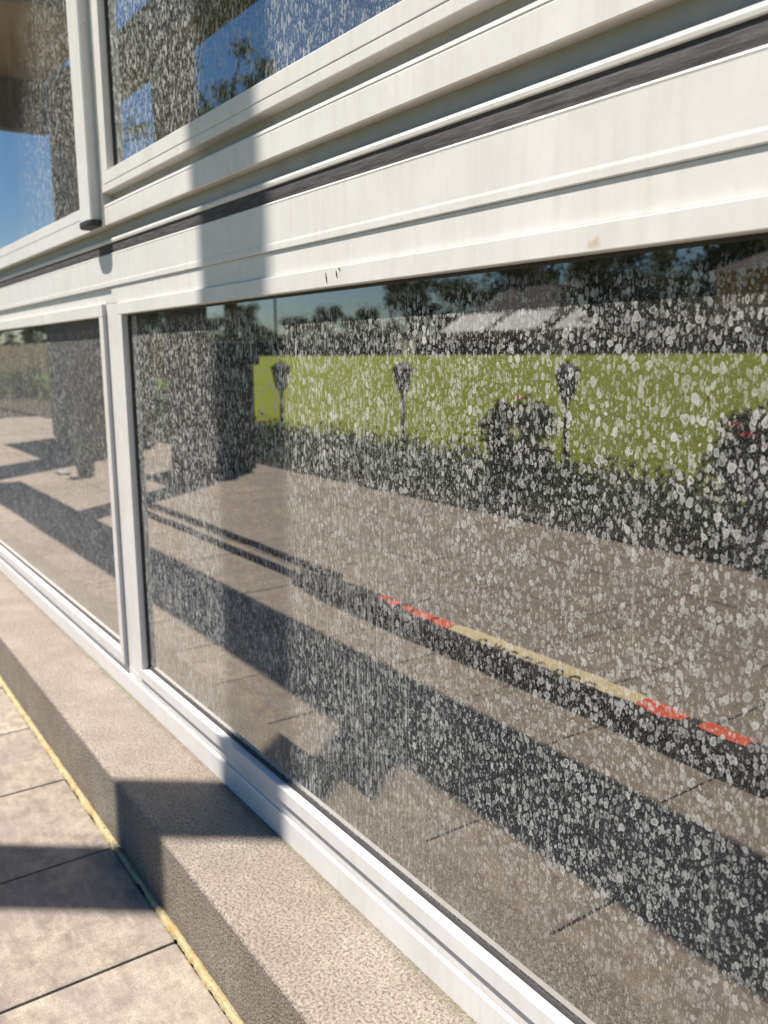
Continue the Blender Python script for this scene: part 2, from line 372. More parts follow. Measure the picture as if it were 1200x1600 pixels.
# ------------------------------------------------------------------ ground, lawn, bed
def lawn_mat():
    n = NT('lawn_grass'); P = n.pos()
    c = n.mixc(n.mr(n.noise(P, 2.2, 6, 0.65), 0.35, 0.66), (0.25, 0.31, 0.012), (0.36, 0.41, 0.020))
    c = n.mixc(n.mr(n.noise(P, 40, 4, 0.7), 0.4, 0.7, 0, 0.6), c, (0.13, 0.165, 0.010))
    st = n.noise(n.scale(P, (0.08, 1.0, 1)), 1.3, 3, 0.6)
    c = n.mixc(n.mr(st, 0.45, 0.65, 0, 0.4), c, (0.33, 0.32, 0.035))
    nm = n.bump(n.noise(P, 60, 5, 0.7), 0.8, 0.03)
    n.bsdf(c, 0.9, 0.15, nm); return n.m
LAWN = lawn_mat()
bm = bmesh.new()
ys = [-5.02, -8, -14, -22, -32, -46, -80, -160, -400, -1500]
zs = [0.0, 0.06, 0.25, 0.55, 0.90, 1.12, 1.15, 1.3, 1.6, 2.0]
xs = [-1500, -300, -80, -60, -40, -25, -12, 0, 12, 40, 300, 1500]
g = [[bm.verts.new((x, y, z)) for x in xs] for y, z in zip(ys, zs)]
for i in range(len(ys)-1):
    for j in range(len(xs)-1): bm.faces.new((g[i][j], g[i][j+1], g[i+1][j+1], g[i+1][j]))
for f in bm.faces:
    if f.normal.z < 0: f.normal_flip()
tag(link('lawn', bm, LAWN, recalc=False), kind='structure')
box('ground', -1500, 1500, -5.02, 1500, -0.6, -0.045, SOIL)['kind'] = 'structure'
box('bed_soil', -60, 12, -5.0, -3.34, -0.06, 0.005, SOIL)['kind'] = 'structure'

# paving: real slabs with bevelled edges and open joints
bm = bmesh.new(); tl = bm.faces.layers.float.new('tint')
J = 0.402; y_edges = [-0.227, -0.835, -1.438, -2.041, -2.644, -3.30]
rp = random.Random(3)
for ri in range(5):
    yb, yt = y_edges[ri+1]+0.0025, y_edges[ri]-0.0025
    off = -1.468 + (0 if ri % 2 == 0 else 0.201)
    for k in range(-40, 14):
        x0 = off+k*J+0.0025; x1 = x0+J-0.005
        bb = bmesh.new(); add_box(bb, x0, x1, yb, yt, -0.05, 0.0, 0.005, 2)
        dz = rp.uniform(-0.0012, 0.0012); tx = rp.uniform(-.002, .002)
        mp = {}
        for v in bb.verts:
            # hewn, slightly wavering arrises
            j1 = noise.noise(Vector((v.co.x*31, v.co.y*31, ri*7.1)))*0.0024
            mp[v] = bm.verts.new((v.co.x+j1, v.co.y+j1, v.co.z+dz+tx*(v.co.x-x0)))
        tv = rp.uniform(0.90, 1.08)
        for f in bb.faces:
            nf = bm.faces.new([mp[v] for v in f.verts]); nf[tl] = tv
        bb.free()
o = tag(link('paving', bm, STONE), kind='structure')
# sandy joint between paving and kerb
n = NT('yellow_joint_sand'); P = n.pos()
c = n.mixc(n.mr(n.noise(P, 260, 4, 0.7), 0.35, 0.65), (0.44, 0.36, 0.19), (0.62, 0.53, 0.33))
c = n.mixc(n.mr(n.noise(P, 28, 3), 0.5, 0.7, 0, 0.8), c, (0.50, 0.27, 0.10))
c = n.mixc(n.mr(n.noise(P, 90, 2), 0.66, 0.72, 0, 0.9), c, (0.14, 0.09, 0.05))
n.bsdf(c, 0.95, 0.1, n.bump(n.noise(P, 320, 4, 0.7), 1.0, 0.004)); SAND = n.m
bm = bmesh.new(); prev = None; rows = []
for i in range(1700):
    x = -9+i*0.006; row = []
    for j in range(6):
        t = j/5; wv = noise.noise(Vector((x*14, 3.1, 0)))*0.006+noise.noise(Vector((x*70, 7, 0)))*0.0045
        y = -0.2145-(0.0140+wv)*t if j else -0.210
        z = 0.003+0.004*math.sin(math.pi*t)+noise.noise(Vector((x*130, y*130, 1)))*0.003+noise.noise(Vector((x*25, y*25, 5)))*0.0025-(0.008 if j == 5 else 0)
        row.append(bm.verts.new((x, y, z)))
    if prev:
        for j in range(5): bm.faces.new((prev[j], prev[j+1], row[j+1], row[j]))
    prev = row
for f in bm.faces:
    if f.normal.z < 0: f.normal_flip()
tag(link('joint_sand', bm, SAND, smooth=True, recalc=False), kind='structure')

# kerb / plinth under the glazing, its top arris worn and uneven
bm = bmesh.new(); prev = None
for i in range(1101):
    x = -9.4+i*0.01
    e = noise.noise(Vector((x*14, 0, 2)))*0.0016+noise.noise(Vector((x*50, 0, 9)))*0.001
    pts = [(0.12, -0.05), (-0.215+e*0.5, -0.05), (-0.215+e, 0.10), (-0.215+e, 0.1625+e*0.5), (-0.2125+e, 0.1668), (-0.207, 0.1686+e*0.4), (-0.12, 0.1686+e*0.3), (0.12, 0.1686)]
    row = [bm.verts.new((x, y, z)) for y, z in pts]
    if prev:
        for j in range(len(pts)): bm.faces.new((prev[j], prev[(j+1) % 8], row[(j+1) % 8], row[j]))
    else: bm.faces.new(row)
    prev = row
bm.faces.new(prev[::-1])
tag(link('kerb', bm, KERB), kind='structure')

# ------------------------------------------------------------------ glazed facade
XR = 1.5; XL = -9.2
B = tag(empty('garden_room'), 'white metal framed glazed garden room with water stained dark panes', 'garden room')
def Z(v): return CAMH+v
def Y(d): return d-0.744
box('wall', XL, XR+0.02, 0.035, 0.22, 0.10, 2.75, WHITE, B)
c_ = 0.0015
# base rail on the kerb
prof('base_rail', [(0.034, 0.167), (Y(.727), 0.167), (Y(.727), 0.217), (Y(.7285), 0.2215), (Y(.733), 0.2235), (0.034, 0.2235)], XL, XR, WHITE, B)
# fascia with a soft lower lip
prof('fascia_board', [(0.034, 1.2974), (Y(.7285), 1.2974), (Y(.727), 1.2989), (Y(.727), 1.308), (Y(.7276), 1.312), (Y(.7276), 1.374), (Y(.727), 1.3765), (Y(.7285), 1.3789), (0.034, 1.3789)], XL, XR, WHITE, B)
prof('seal_strip', [(0.034, 1.3791), (Y(.7325), 1.3791), (Y(.7315), 1.388), (Y(.7322), 1.397), (Y(.7335), 1.4052), (0.034, 1.4052)], XL, XR, SEAL, B)
prof('drip_lip', [(0.034, 1.4054), (Y(.7312), 1.4054), (Y(.7300), 1.4066), (Y(.7294), 1.411), (Y(.7305), 1.4155), (Y(.734), 1.4168), (0.034, 1.4168)], XL, XR, WHITE, B)
prof('recess_panel', [(0.034, 1.4170), (Y(.740), 1.4170), (Y(.740), 1.4455), (0.034, 1.4455)], XL, XR, RECESS_SHADE_TRAY, B)  # shade of this recess is painted in with the grey
prof('box_rail', [(0.034, 1.4457), (Y(.722), 1.4457), (Y(.719), 1.4472), (Y(.719), 1.4865), (Y(.7195), 1.4882), (Y(.7185), 1.4900), (Y(.7195), 1.4955), (Y(.724), 1.4965), (0.034, 1.4965)], XL, XR, WHITE, B)
prof('recess_panel', [(0.034, 1.4967), (Y(.743), 1.4967), (Y(.743), 1.5235), (0.034, 1.5235)], XL, XR, RECESS_SHADE_TRAY, B)  # grey puts the shade under the upper frame into the colour
prof('roof_rail', [(0.30, 2.60), (-0.10, 2.60), (-0.105, 2.62), (-0.105, 2.72), (0.30, 2.75)], XL, XR+0.02, WHITE, B)

def window(x0, x1, z0, z1, face, lip, fw_l, fw_r, fz0, fz1, lw, glassm, glass_y, label, gx=0.004):
    """x0..x1, z0..z1: clear opening; fw: outer frame beyond the bead; lw: bead width"""
    bm = bmesh.new()
    yb = 0.033
    X0, X1 = x0-lw-fw_l, x1+lw+fw_r
    if fz0 < z0-lw: add_box(bm, X0, X1, Y(face), yb, fz0, z0-lw, c_)
    if fz1 > z1+lw: add_box(bm, X0, X1, Y(face), yb, z1+lw, fz1, c_)
    add_box(bm, X0, x0-lw, Y(face)+0.0004, yb-.001, z0-lw, z1+lw, 0.001)
    add_box(bm, x1+lw, X1, Y(face)+0.0004, yb-.001, z0-lw, z1+lw, 0.001)
    fr = link('window', bm, WHITE, B); fr['label'] = label
    bm = bmesh.new()
    add_box(bm, x0-lw+.0004, x1+lw-.0004, Y(lip), yb-.003, z0-lw+.0004, z0, c_)
    add_box(bm, x0-lw+.0004, x1+lw-.0004, Y(lip), yb-.003, z1, z1+lw-.0004, c_)
    add_box(bm, x0-lw+.0004, x0, Y(lip)+.0003, yb-.003, z0+.0003, z1-.0003, c_)
    add_box(bm, x1, x1+lw-.0004, Y(lip)+.0003, yb-.003, z0+.0003, z1-.0003, c_)
    link('glazing_bead', bm, WHITE, fr)
    bm = bmesh.new(); g_ = 0.0045; yg = glass_y-0.0035
    add_box(bm, x0+.0002, x1-.0002, yg, yb-.006, z0+.0003, z0+g_*1.6)
    add_box(bm, x0+.0002, x1-.0002, yg, yb-.006, z1-g_, z1-.0003)
    add_box(bm, x0+.0003, x0+g_*2.4, yg, yb-.006, z0+g_*1.6+.0003, z1-g_-.0003)
    add_box(bm, x1-g_*1.3, x1-.0003, yg, yb-.006, z0+g_*1.6+.0003, z1-g_-.0003)
    link('gasket', bm, BLACKRUB, fr)
    box('glass_pane', x0+.0006, x1-.0006, glass_y, glass_y+.006, z0+.0006, z1-.0006, glassm, fr)
    return fr
G_LR = glass_mat('stained_glass_low_right', 0.0, 1.0, None, -2.215)
G_LL = glass_mat('stained_glass_low_left', 21.0, 0.72)
G_UR = glass_mat('stained_glass_up_right', 43.0, 1.0, None, -2.232, 1.57, 2.5)
G_UL = glass_mat('stained_glass_up_left', 64.0, 0.8, -3.02, None, 1.5, 2.5)
LR = window(-2.215, 1.2, 0.281, 1.2243, .730, .724, 0.054, 0.10, 0.2237, 1.2972, 0.030, G_LR, 0.0, 'large lower window heavily spotted with dried water marks')
LL = window(-4.9, -2.397, 0.281, 1.2243, .734, .7225, 0.10, 0.059, 0.2237, 1.2972, 0.033, G_LL, 0.0, 'lower window behind the upright cover strip, seen edge on')
UR = window(-2.232, 1.2, 1.5717, 2.50, .7172, .7166, 0.036, 0.10, 1.5237, 2.5999, 0.030, G_UR, -0.006, 'upper window over the box rail, right of the cover strip')
UL = window(-4.9, -2.397, 1.512, 2.50, .7155, .7150, 0.10, 0.086, 1.4440, 2.5999, 0.030, G_UL, -0.006, 'upper window left of the cover strip')
# vertical cover strip with its black end cap
bm = bmesh.new(); pts = [(-2.3940, Y(.716)), (-2.3940, Y(.694)), (-2.3900, Y(.690)), (-2.3030, Y(.690)), (-2.2990, Y(.694)), (-2.2990, Y(.716))]
lo = [bm.verts.new((x, y, 1.462)) for x, y in pts]; hi = [bm.verts.new((x, y, 2.598)) for x, y in pts]
for j in range(6): bm.faces.new((lo[j], lo[(j+1) % 6], hi[(j+1) % 6], hi[j]))
bm.faces.new(lo); bm.faces.new(hi[::-1])
CS = link('cover_strip', bm, WHITE, B)
bm = bmesh.new(); ring = []
for zz, k in ((1.4615, 1.0), (1.452, 1.0), (1.448, 0.96), (1.4465, 0.88)):
    rg = []
    for i in range(28):
        t = 2*math.pi*i/28; ct, st = math.cos(t), math.sin(t)
        ex = math.copysign(abs(ct)**0.55, ct); ey = math.copysign(abs(st)**0.75, st)
        rg.append(bm.verts.new((-2.3465+ex*0.056*k, Y(.703)+ey*0.020*k, zz)))
    ring.append(rg)
for A_, B_ in zip(ring, ring[1:]):
    for i in range(28): bm.faces.new((A_[i], A_[(i+1) % 28], B_[(i+1) % 28], B_[i]))
bm.faces.new(ring[0]); bm.faces.new(ring[-1])
EC = link('end_cap', bm, BLACKRUB, CS, smooth=False)
bm = bmesh.new(); add_lathe(bm, [(0.004, 1.4384), (0.004, 1.4368), (0.002, 1.4362)], -2.3465, Y(.703), 12)
# two dried sealant scratches on the window head
bm2 = bmesh.new()
for (sx, sz, sh) in ((-1.207, 1.2465, .016), (-1.176, 1.2475, .011), (-1.168, 1.251, .004)):
    q = [(sx, Y(.7237), sz), (sx+.0015, Y(.7237), sz-sh*.5), (sx+.0035, Y(.7237), sz-sh)]
    add_tube(bm2, q, [0.0006, 0.0014, 0.0009], 6)
link('scratch', bm2, BLACKRUB, LR); bm.free()

# ------------------------------------------------------------------ timber frame in front (lower part seen mirrored) casting the shadows
T = tag(empty('pergola', (-7.25, -2.15, 0)), 'dark timber pergola of posts and a deep beam mirrored in the glass', 'pergola')
PX0, PX1 = -7.26, -7.05
box('post', PX0, PX1, -2.30, -2.0, 0, 3.559, TIMBER, T, 0.006)
box('beam', -9.41, 3.2, -2.30, -2.02, 3.56, 3.93, TIMBER, T, 0.006)
box('post', 2.0, 2.3, -2.30, -2.0, 0, 3.559, TIMBER, T, 0.006)
xc = -1.555-TX*2.14
box('shadow_post', xc-.0875, xc+.0875, -2.2375, -2.0625, 3.931, 8.1, TIMBER, T, 0.004)  # unseen post, placed and sized to cast the upright shadow on the facade
# roof over the far end, with soffit
Rf = tag(empty('porch', (-9.8, -2, 0)), 'brown soffit porch roof on a dark brick wall at far end', 'porch')
box('wall', -10.45, -9.72, -2.32, -2.0, 0, 4.07, BRICK_D, Rf, 0.005)
box('soffit', -11.3, -8.35, -2.0, -0.95, 4.08, 4.12, SOFFIT, Rf)
box('roof', -11.35, -8.3, -2.05, -0.9, 4.122, 4.30, ROOF, Rf, 0.01)
box('edge_beam', -10.62, -10.45, -2.0, -0.96, 3.56, 4.079, TIMBER, Rf, 0.006)
def cabinet(x0, x1, y0, y1, h, lid, label):
    t = tag(empty('cabinet', ((x0+x1)/2, (y0+y1)/2, 0)), label, 'cabinet')
    box('body', x0, x1, y0, y1, 0.03, h, CABIN, t, 0.008)
    box('lid', x0-.05, x1+.05, y0-.05, y1+.05, h+.001, h+lid, IRON, t, 0.03)
    for fx in (x0+.06, x1-.06):
        for fy in (y0+.06, y1-.06): box('foot', fx-.03, fx+.03, fy-.03, fy+.03, 0, .0295, IRON, t)
    bm = bmesh.new(); m = (x0+x1)/2; add_box(bm, m-.004, m+.004, y1+.0005, y1+.004, .05, h-.03); link('door_gap', bm, IRON, t)
    bm = bmesh.new(); add_tube(bm, [(m+.05, y1+.03, h-.35), (m+.05, y1+.03, h-.15)], .009); link('handle', bm, IRON, t)
    return t
cabinet(-8.35, -7.62, -3.0, -2.45, 1.03, .22, 'olive brown cabinet with black lid behind the pergola post')
cabinet(-12.7, -10.4, -3.0, -2.34, 1.85, .12, 'dark cabinet beside the brick porch wall')

# ------------------------------------------------------------------ things on the paving
rr_ = random.Random(5)
def hose(yy, x0, x1, label):
    bm = bmesh.new(); pts = [(x0+(x1-x0)*i/40, yy+noise.noise(Vector((i*.3, yy*9, 0)))*.012, .017) for i in range(41)]
    add_tube(bm, pts, .016, 10); return tag(link('hose', bm, IRON, smooth=True), label, 'hose')
hose(-1.475, -7.0, -3.62, 'thin black hose further out, running on from the rolled cover')
hose(-1.315, -6.2, -3.45, 'thin black hose nearer the glass, alongside the rolled cover')
RC = tag(empty('rolled_cover', (-1.6, -1.335, 0)), 'long black rolled cloth cover with red and yellow stripe on top', 'cover')
NS = 220; bm = bmesh.new(); rings = []
def rollr(x, th):
    R_ = .046+noise.noise(Vector((x*2.2, math.cos(th)*.8, math.sin(th)*.8)))*.009+noise.noise(Vector((x*13, math.cos(th)*2, math.sin(th)*2)))*.004
    e = max(0.0, 1-(x+3.75)/.5) if x < -3.25 else 0
    return R_*(1-.75*e*e)
def rollp(x, th, ex=0.0):
    q = rollr(x, th)+ex; return Vector((x, -1.290+q*math.cos(th)*1.5, max(.002, .045+q*math.sin(th))))
x_s = [-3.75+4.9*i/NS for i in range(NS+1)]
for x in x_s: rings.append([bm.verts.new(rollp(x, 2*math.pi*j/24)) for j in range(24)])
for A_, B_ in zip(rings, rings[1:]):
    for j in range(24): bm.faces.new((A_[j], A_[(j+1) % 24], B_[(j+1) % 24], B_[j]))
bm.faces.new(rings[0]); bm.faces.new(rings[-1][::-1])
link('roll', bm, COVER, RC, smooth=True)
def stripe(x0, x1, t0, t1, m, nm, ragged=0.0):
    bm = bmesh.new(); prev = None; n_ = max(4, int((x1-x0)/.018))
    for i in range(n_+1):
        x = x0+(x1-x0)*i/n_
        a0 = t0+noise.noise(Vector((x*9, 4, 0)))*ragged; a1 = t1
        row = [bm.verts.new(rollp(x, a0+(a1-a0)*j/5, .0025)) for j in range(6)]
        if prev:
            for j in range(5): bm.faces.new((prev[j], prev[j+1], row[j+1], row[j]))
        prev = row
    for f in bm.faces:
        if f.normal.z < 0: f.normal_flip()
    return link(nm, bm, m, RC, smooth=True, recalc=False)
pi = math.pi
for a0_, a1_, b0_ in ((-2.97, -2.93, .40), (-2.90, -2.84, .36), (-2.80, -2.74, .38), (-2.72, -2.60, .34), (-2.58, -2.475, .33)):
    stripe(a0_, a1_, b0_*pi, .63*pi, REDP, 'red_patch', .3)
stripe(-2.47, -1.58, .33*pi, .66*pi, YELP, 'yellow_patch', .15)
stripe(-1.58, -1.42, .32*pi, .66*pi, REDP, 'red_patch', .3)
stripe(-1.37, -1.22, .34*pi, .66*pi, REDP, 'red_patch', .3)
for i in range(8):           # dark hand-drawn loops and strokes along the yellow part
    x = -2.30+i*.075+rr_.uniform(-.01, .01); k = rr_.choice((0, 1, 1, 2))
    if k == 0: q = [(0, .42), (.012, .27), (.024, .42), (.036, .27), (.048, .42)]
    elif k == 1: q = [(.022+.022*math.cos(a_), .34+.08*math.sin(a_)) for a_ in [z_*pi/4 for z_ in range(1, 9)]]
    else: q = [(0, .26), (.005, .40), (.025, .42), (.035, .36)]
    bm = bmesh.new(); add_tube(bm, [rollp(x+dx, th*pi, .004) for dx, th in q], .0036, 5); link('drawn_mark', bm, IRON, RC)
# small dark pot with stub plant and white sheet by it
pt = tag(empty('plant_pot', (-8.32, -1.55, 0)), 'small dark plant pot standing on the paving near the post', 'plant pot')
bm = bmesh.new(); add_lathe(bm, [(.07, 0), (.095, .16), (.105, .16), (.105, .19), (.09, .19), (.085, .17)], -8.32, -1.55, 20); link('pot', bm, IRON, pt)
rl = random.Random(11)
lv = leaves('foliage', lambda: (rl.gauss(0, .05), rl.gauss(0, .05), .17+abs(rl.gauss(0, .09))), 260, .025, LEAFD, pt, rl)
bm = bmesh.new(); add_box(bm, -8.80, -8.56, -1.48, -1.38, .004, .02, .004); tag(link('tray', bm, RECESS_SHADE_TRAY), 'flat pale tray lying on the paving by the dark pot', 'tray')

# ------------------------------------------------------------------ bed plants, shrubs, flowers
rb = random.Random(21)
def bedpt():
    x = rb.uniform(-14, 1.5); y = rb.uniform(-4.95, -3.42)
    cl = noise.noise(Vector((x*1.3, y*1.3, 0)))
    return (x, y, abs(rb.gauss(0, .10))+max(0, cl)*.28*rb.random())
tag(leaves('bed_plants', bedpt, 26000, .035, LEAFD, None, rb), 'low dark ground cover filling the bed between paving and lawn', 'ground cover', kind='stuff')
def ell(rg, c, rad, n_cl=9, tight=.35, seedpts=None):
    cl = []
    for _ in range(n_cl):
        while True:
            q = Vector((rg.uniform(-1, 1), rg.uniform(-1, 1), rg.uniform(-1, 1)))
            if .25 < q.length < 1: break
        cl.append((Vector(c)+Vector((q.x*rad[0], q.y*rad[1], q.z*rad[2])), rg.uniform(.6, 1.15)*tight))
    def f():
        cc, k = rg.choice(cl)
        q = Vector((rg.gauss(0, 1), rg.gauss(0, 1), rg.gauss(0, 1))).normalized()*(rg.random()**.45)
        return cc+Vector((q.x*rad[0], q.y*rad[1], q.z*rad[2]))*k
    return f
def flower(parent, loc, mat, s=.035):
    bm = bmesh.new()
    for k in range(7):
        a_ = k*2*pi/7; d = Vector((math.cos(a_), math.sin(a_), .35)); e = Vector((-math.sin(a_), math.cos(a_), 0))
        c = Vector(loc); bm.faces.new([bm.verts.new(v) for v in (c, c+d*s*.6+e*s*.4, c+d*s, c+d*s*.6-e*s*.4)])
    add_lathe(bm, [(s*.1, loc[2]-.004), (s*.35, loc[2]+s*.25), (s*.2, loc[2]+s*.5)], loc[0], loc[1], 8)
    return link('flower', bm, mat, parent)
def shrub(x, y, rad, h, n_, mat, label, sd_, flowers=(), size=.03):
    rg = random.Random(sd_); t = tag(empty('shrub', (x, y, 0)), label, 'shrub')
    bm = bmesh.new()
    for k in range(9):
        a_ = rg.uniform(0, 2*pi); q = rad*rg.uniform(.3, .8)
        add_tube(bm, [(x, y, 0), (x+q*.4*math.cos(a_), y+q*.4*math.sin(a_), h*.4), (x+q*math.cos(a_), y+q*math.sin(a_), h*rg.uniform(.6, .92))], [.014, .01, .005], 5)
    link('stems', bm, BARK, t)
    leaves('foliage', ell(rg, (0, 0, h*.50), (rad, rad, h*.46), 26, .36), n_, size, mat, t, rg)
    for (fx, fy, fz, m, s) in flowers: flower(t, (fx, fy, fz), m, s)
    return t
shrub(-4.95, -3.95, .27, .80, 4200, LEAFD, 'dark upright shrub with an orange bloom mirrored mid pane', 31, [(-4.80, -3.80, .78, PETO, .07), (-4.72, -3.74, .70, PETO, .05)])
shrub(-2.62, -3.85, .46, .90, 6500, LEAFD, 'large dark shrub with crimson blooms mirrored at right edge of pane', 32,
      [(-2.86, -3.62, .70, PETR, .055), (-2.74, -3.55, .66, PETR, .06), (-2.70, -3.5, .42, PETR, .055), (-2.58, -3.5, .62, PETR, .055), (-3.1, -3.7, .85, PETO, .035)])
shrub(-26.0, -4.75, 1.0, .85, 5200, LEAFO, 'loose rounded olive shrub mirrored at the far left of the left pane', 33, size=.05)
fl = tag(empty('flower_plant', (-9.55, -4.0, 0)), 'single yellow flowering plant at the lawn edge beside the post', 'plant')
for k in range(4): flower(fl, (-9.55+.05*math.cos(k*1.7), -4.0+.05*math.sin(k*1.7), .26+.02*k), PETY, .09)
leaves('foliage', lambda: (rb.gauss(0, .10), rb.gauss(0, .10), abs(rb.gauss(.06, .08))), 500, .03, LEAFO, fl, rb)

# garden lanterns on thin poles
def lantern(x, y, h, label):
    t = tag(empty('garden_lamp', (x, y, 0)), label, 'garden lamp', 'lantern posts along the lawn edge')
    bm = bmesh.new(); add_lathe(bm, [(.05, 0), (.05, .02), (.024, .04), (.022, h-.36), (.03, h-.35), (.05, h-.33)], x, y, 12); link('pole', bm, IRON, t)
    bm = bmesh.new(); add_lathe(bm, [(.055, h-.325), (.105, h-.10), (.105, h-.09)], x, y, 6); link('lamp_shade', bm, LANTERN, t)
    bm = bmesh.new(); add_lathe(bm, [(.125, h-.089), (.125, h-.07), (.05, h-.015), (.015, h-.01), (.012, h+.02)], x, y, 6); link('cap', bm, IRON, t)
    bm = bmesh.new()
    for k in range(6):
        a_ = k*pi/3; add_tube(bm, [(x+.057*math.cos(a_), y+.057*math.sin(a_), h-.325), (x+.108*math.cos(a_), y+.108*math.sin(a_), h-.09)], .006, 5)
    link('cage', bm, IRON, t)
lantern(-7.93, -5.0, 1.04, 'middle of the three black garden lanterns, nearest the white house')
lantern(-5.57, -5.12, 1.04, 'black garden lantern right of the upright dark shrub')
lantern(-9.42, -4.25, 1.05, 'black garden lantern nearest the pergola post and yellow flower')

# ------------------------------------------------------------------ far side of the lawn
def hedge(x0, x1, y, z0, h, d, mat, label, n_, size, sd_):
    rg = random.Random(sd_); t = tag(empty('hedge', ((x0+x1)/2, y, z0)), label, 'hedge')
    L = x1-x0
    bm = bmesh.new(); add_box(bm, x0+.1, x1-.1, y-d*.35, y+d*.35, z0-.3, z0+h*.80)
    bmesh.ops.subdivide_edges(bm, edges=bm.edges[:], cuts=6)
    for v in bm.verts: v.co += Vector((0, noise.noise(v.co*.6)*.2*d, noise.noise(v.co*.5)*.14*h))
    link('branches', bm, BARK, t)
    def f():
        q = rg.uniform(-L/2, L/2); top = h*(1+.10*noise.noise(Vector((q*.35, sd_, 0)))+.06*noise.noise(Vector((q*1.5, sd_, 5))))
        if rg.random() < .6: return (q, d/2*(1+.15*rg.gauss(0, 1)), rg.uniform(-.2, top))
        return (q, rg.uniform(-d/2, d/2), top*(1-abs(rg.gauss(0, .05))))
    leaves('foliage', f, n_, size, mat, t, rg); return t
hedge(-34, -15.9, -5.6, 0, .60, .8, LEAFL, 'low lime green hedge in front of the brick garden wall', 9000, .06, 41)
gw = tag(empty('garden_wall', (-35, -8.3, 0)), 'red brick garden wall behind the lime green hedge', 'wall')
box('wall', -48, -23, -8.5, -8.25, 0, 1.66, BRICK, gw); box('coping', -48.05, -22.95, -8.56, -8.19, 1.661, 1.74, BRICK_D, gw, .01)
hedge(-125, -63, -44.4, 1.0, 2.1, 1.6, LEAFD, 'long dark hedge closing the lawn, left of the white house', 22000, .22, 42)
hedge(-58, -5, -43.4, 1.0, 1.35, 1.6, LEAFB, 'brownish clipped hedge in front of the white house', 20000, .20, 43)

def house(x0, x1, y0, y1, z0, hw, hr, wm, rm, name, label, wins):
    t = tag(empty(name, ((x0+x1)/2, y1, z0)), label, 'house')
    box('wall', x0, x1, y0, y1, z0-.6, z0+hw, wm, t)
    bm = bmesh.new(); o_ = .5; ym = (y0+y1)/2
    a_ = [bm.verts.new(v) for v in ((x0-o_, y0-o_, z0+hw+.002), (x1+o_, y0-o_, z0+hw+.002), (x1+o_, y1+o_, z0+hw+.002), (x0-o_, y1+o_, z0+hw+.002), (x0+1.5, ym, z0+hw+hr), (x1-1.5, ym, z0+hw+hr))]
    for q in ((0, 1, 2, 3), (0, 4, 5, 1), (2, 5, 4, 3), (0, 3, 4), (1, 5, 2)): bm.faces.new([a_[i] for i in q])
    rf = link('roof', bm, rm, t)
    box('chimney', x0+3, x0+3.9, ym-.4, ym+.4, z0+hw+hr*.6, z0+hw+hr+.9, BRICK_D, rf)
    for (wx, ww, wz, wh) in wins:
        wn = box('window', wx-ww/2, wx+ww/2, y1+.01, y1+.07, z0+wz, z0+wz+wh, RENDERW, t)
        box('pane', wx-ww/2+.08, wx+ww/2-.08, y1+.071, y1+.085, z0+wz+.08, z0+wz+wh-.08, PANE, wn)
    return t
# white bungalow
house(-70, -48, -68, -57, 1.1, 3.1, 3.6, BRICK_D, ROOF, 'bungalow', 'dark brick bungalow with dark tiled roof across the lawn', [(-57.6, 1.1, .2, 2.4), (-52.2, .9, .9, 1.4)])
def shed(x0, x1, label):
    t = tag(empty('shed', ((x0+x1)/2, -49.3, 1.1)), label, 'shed', 'white roofed sheds across the lawn')
    box('wall', x0+.1, x1-.1, -53, -49.4, .6, 2.95, BRICK_D, t)
    prof('roof', [(-49.2, 2.96), (-49.2, 3.10), (-52.2, 4.7), (-52.2, 4.56)], x0, x1, RENDERW, t)
    bm = bmesh.new(); add_box(bm, (x0+x1)/2-.5, (x0+x1)/2+.5, -49.395, -49.34, 1.1, 2.8); link('door', bm, PANE, t)
shed(-63.5, -57.6, 'leftmost white roofed low shed across the lawn')
shed(-56.5, -51.2, 'middle white roofed low shed across the lawn')
shed(-49.2, -45.2, 'rightmost and smallest white roofed shed across the lawn')
house(-31.5, -14, -52, -40.9-3.5, 1.0, 4.6, 1.6, BRICK, ROOF, 'brick_house', 'red brick house with tiled roof at right across the lawn', [(-27.5, 1.4, 1.2, 1.3), (-22, 2.0, 1.0, 1.6), (-17, 1.4, 1.2, 1.3)])

def tree_mesh(sd_, H_, R_, n_, size, mat, trunk_h, spread=1.0, ncl=26, tight=.30):
    rg = random.Random(sd_)
    t = empty('tree'); bm = bmesh.new()
    lean = Vector((rg.uniform(-.3, .3), rg.uniform(-.3, .3), 0))
    top = Vector((lean.x*1.5, lean.y*1.5, H_*.8)); mid = Vector((lean.x, lean.y, trunk_h))
    r0 = H_*.022
    add_tube(bm, [(0, 0, -.4), (0, 0, .3), mid, (mid+top)/2, top], [r0*1.5, r0*1.1, r0*.8, r0*.5, r0*.15], 9)
    cls = []
    for k in range(ncl):
        u = rg.random(); a_ = rg.uniform(0, 2*pi); zz = trunk_h+(H_-trunk_h)*(.08+.88*u)
        rad = R_*math.sin(min(1, .25+u*.95)*pi*.82)**.7*rg.uniform(.35, 1.0)*spread
        c = Vector((rad*math.cos(a_), rad*math.sin(a_), zz)); cls.append((c, rg.uniform(.7, 1.25)*tight*R_))
        s_ = mid.lerp(top, max(0, u*.8-.1)); m_ = s_.lerp(c, .5)+Vector((0, 0, .04*H_))
        add_tube(bm, [s_, m_, c], [r0*.4, r0*.25, r0*.06], 5)
    def f():
        c, k = rg.choice(cls); q = Vector((rg.gauss(0, 1), rg.gauss(0, 1), rg.gauss(0, .8))).normalized()*(rg.random()**.5)*k*(1+.3*rg.gauss(0, 1))
        return c+q
    link('trunk', bm, BARK, t); leaves('crown', f, n_, size, mat, t, rg)
    return t
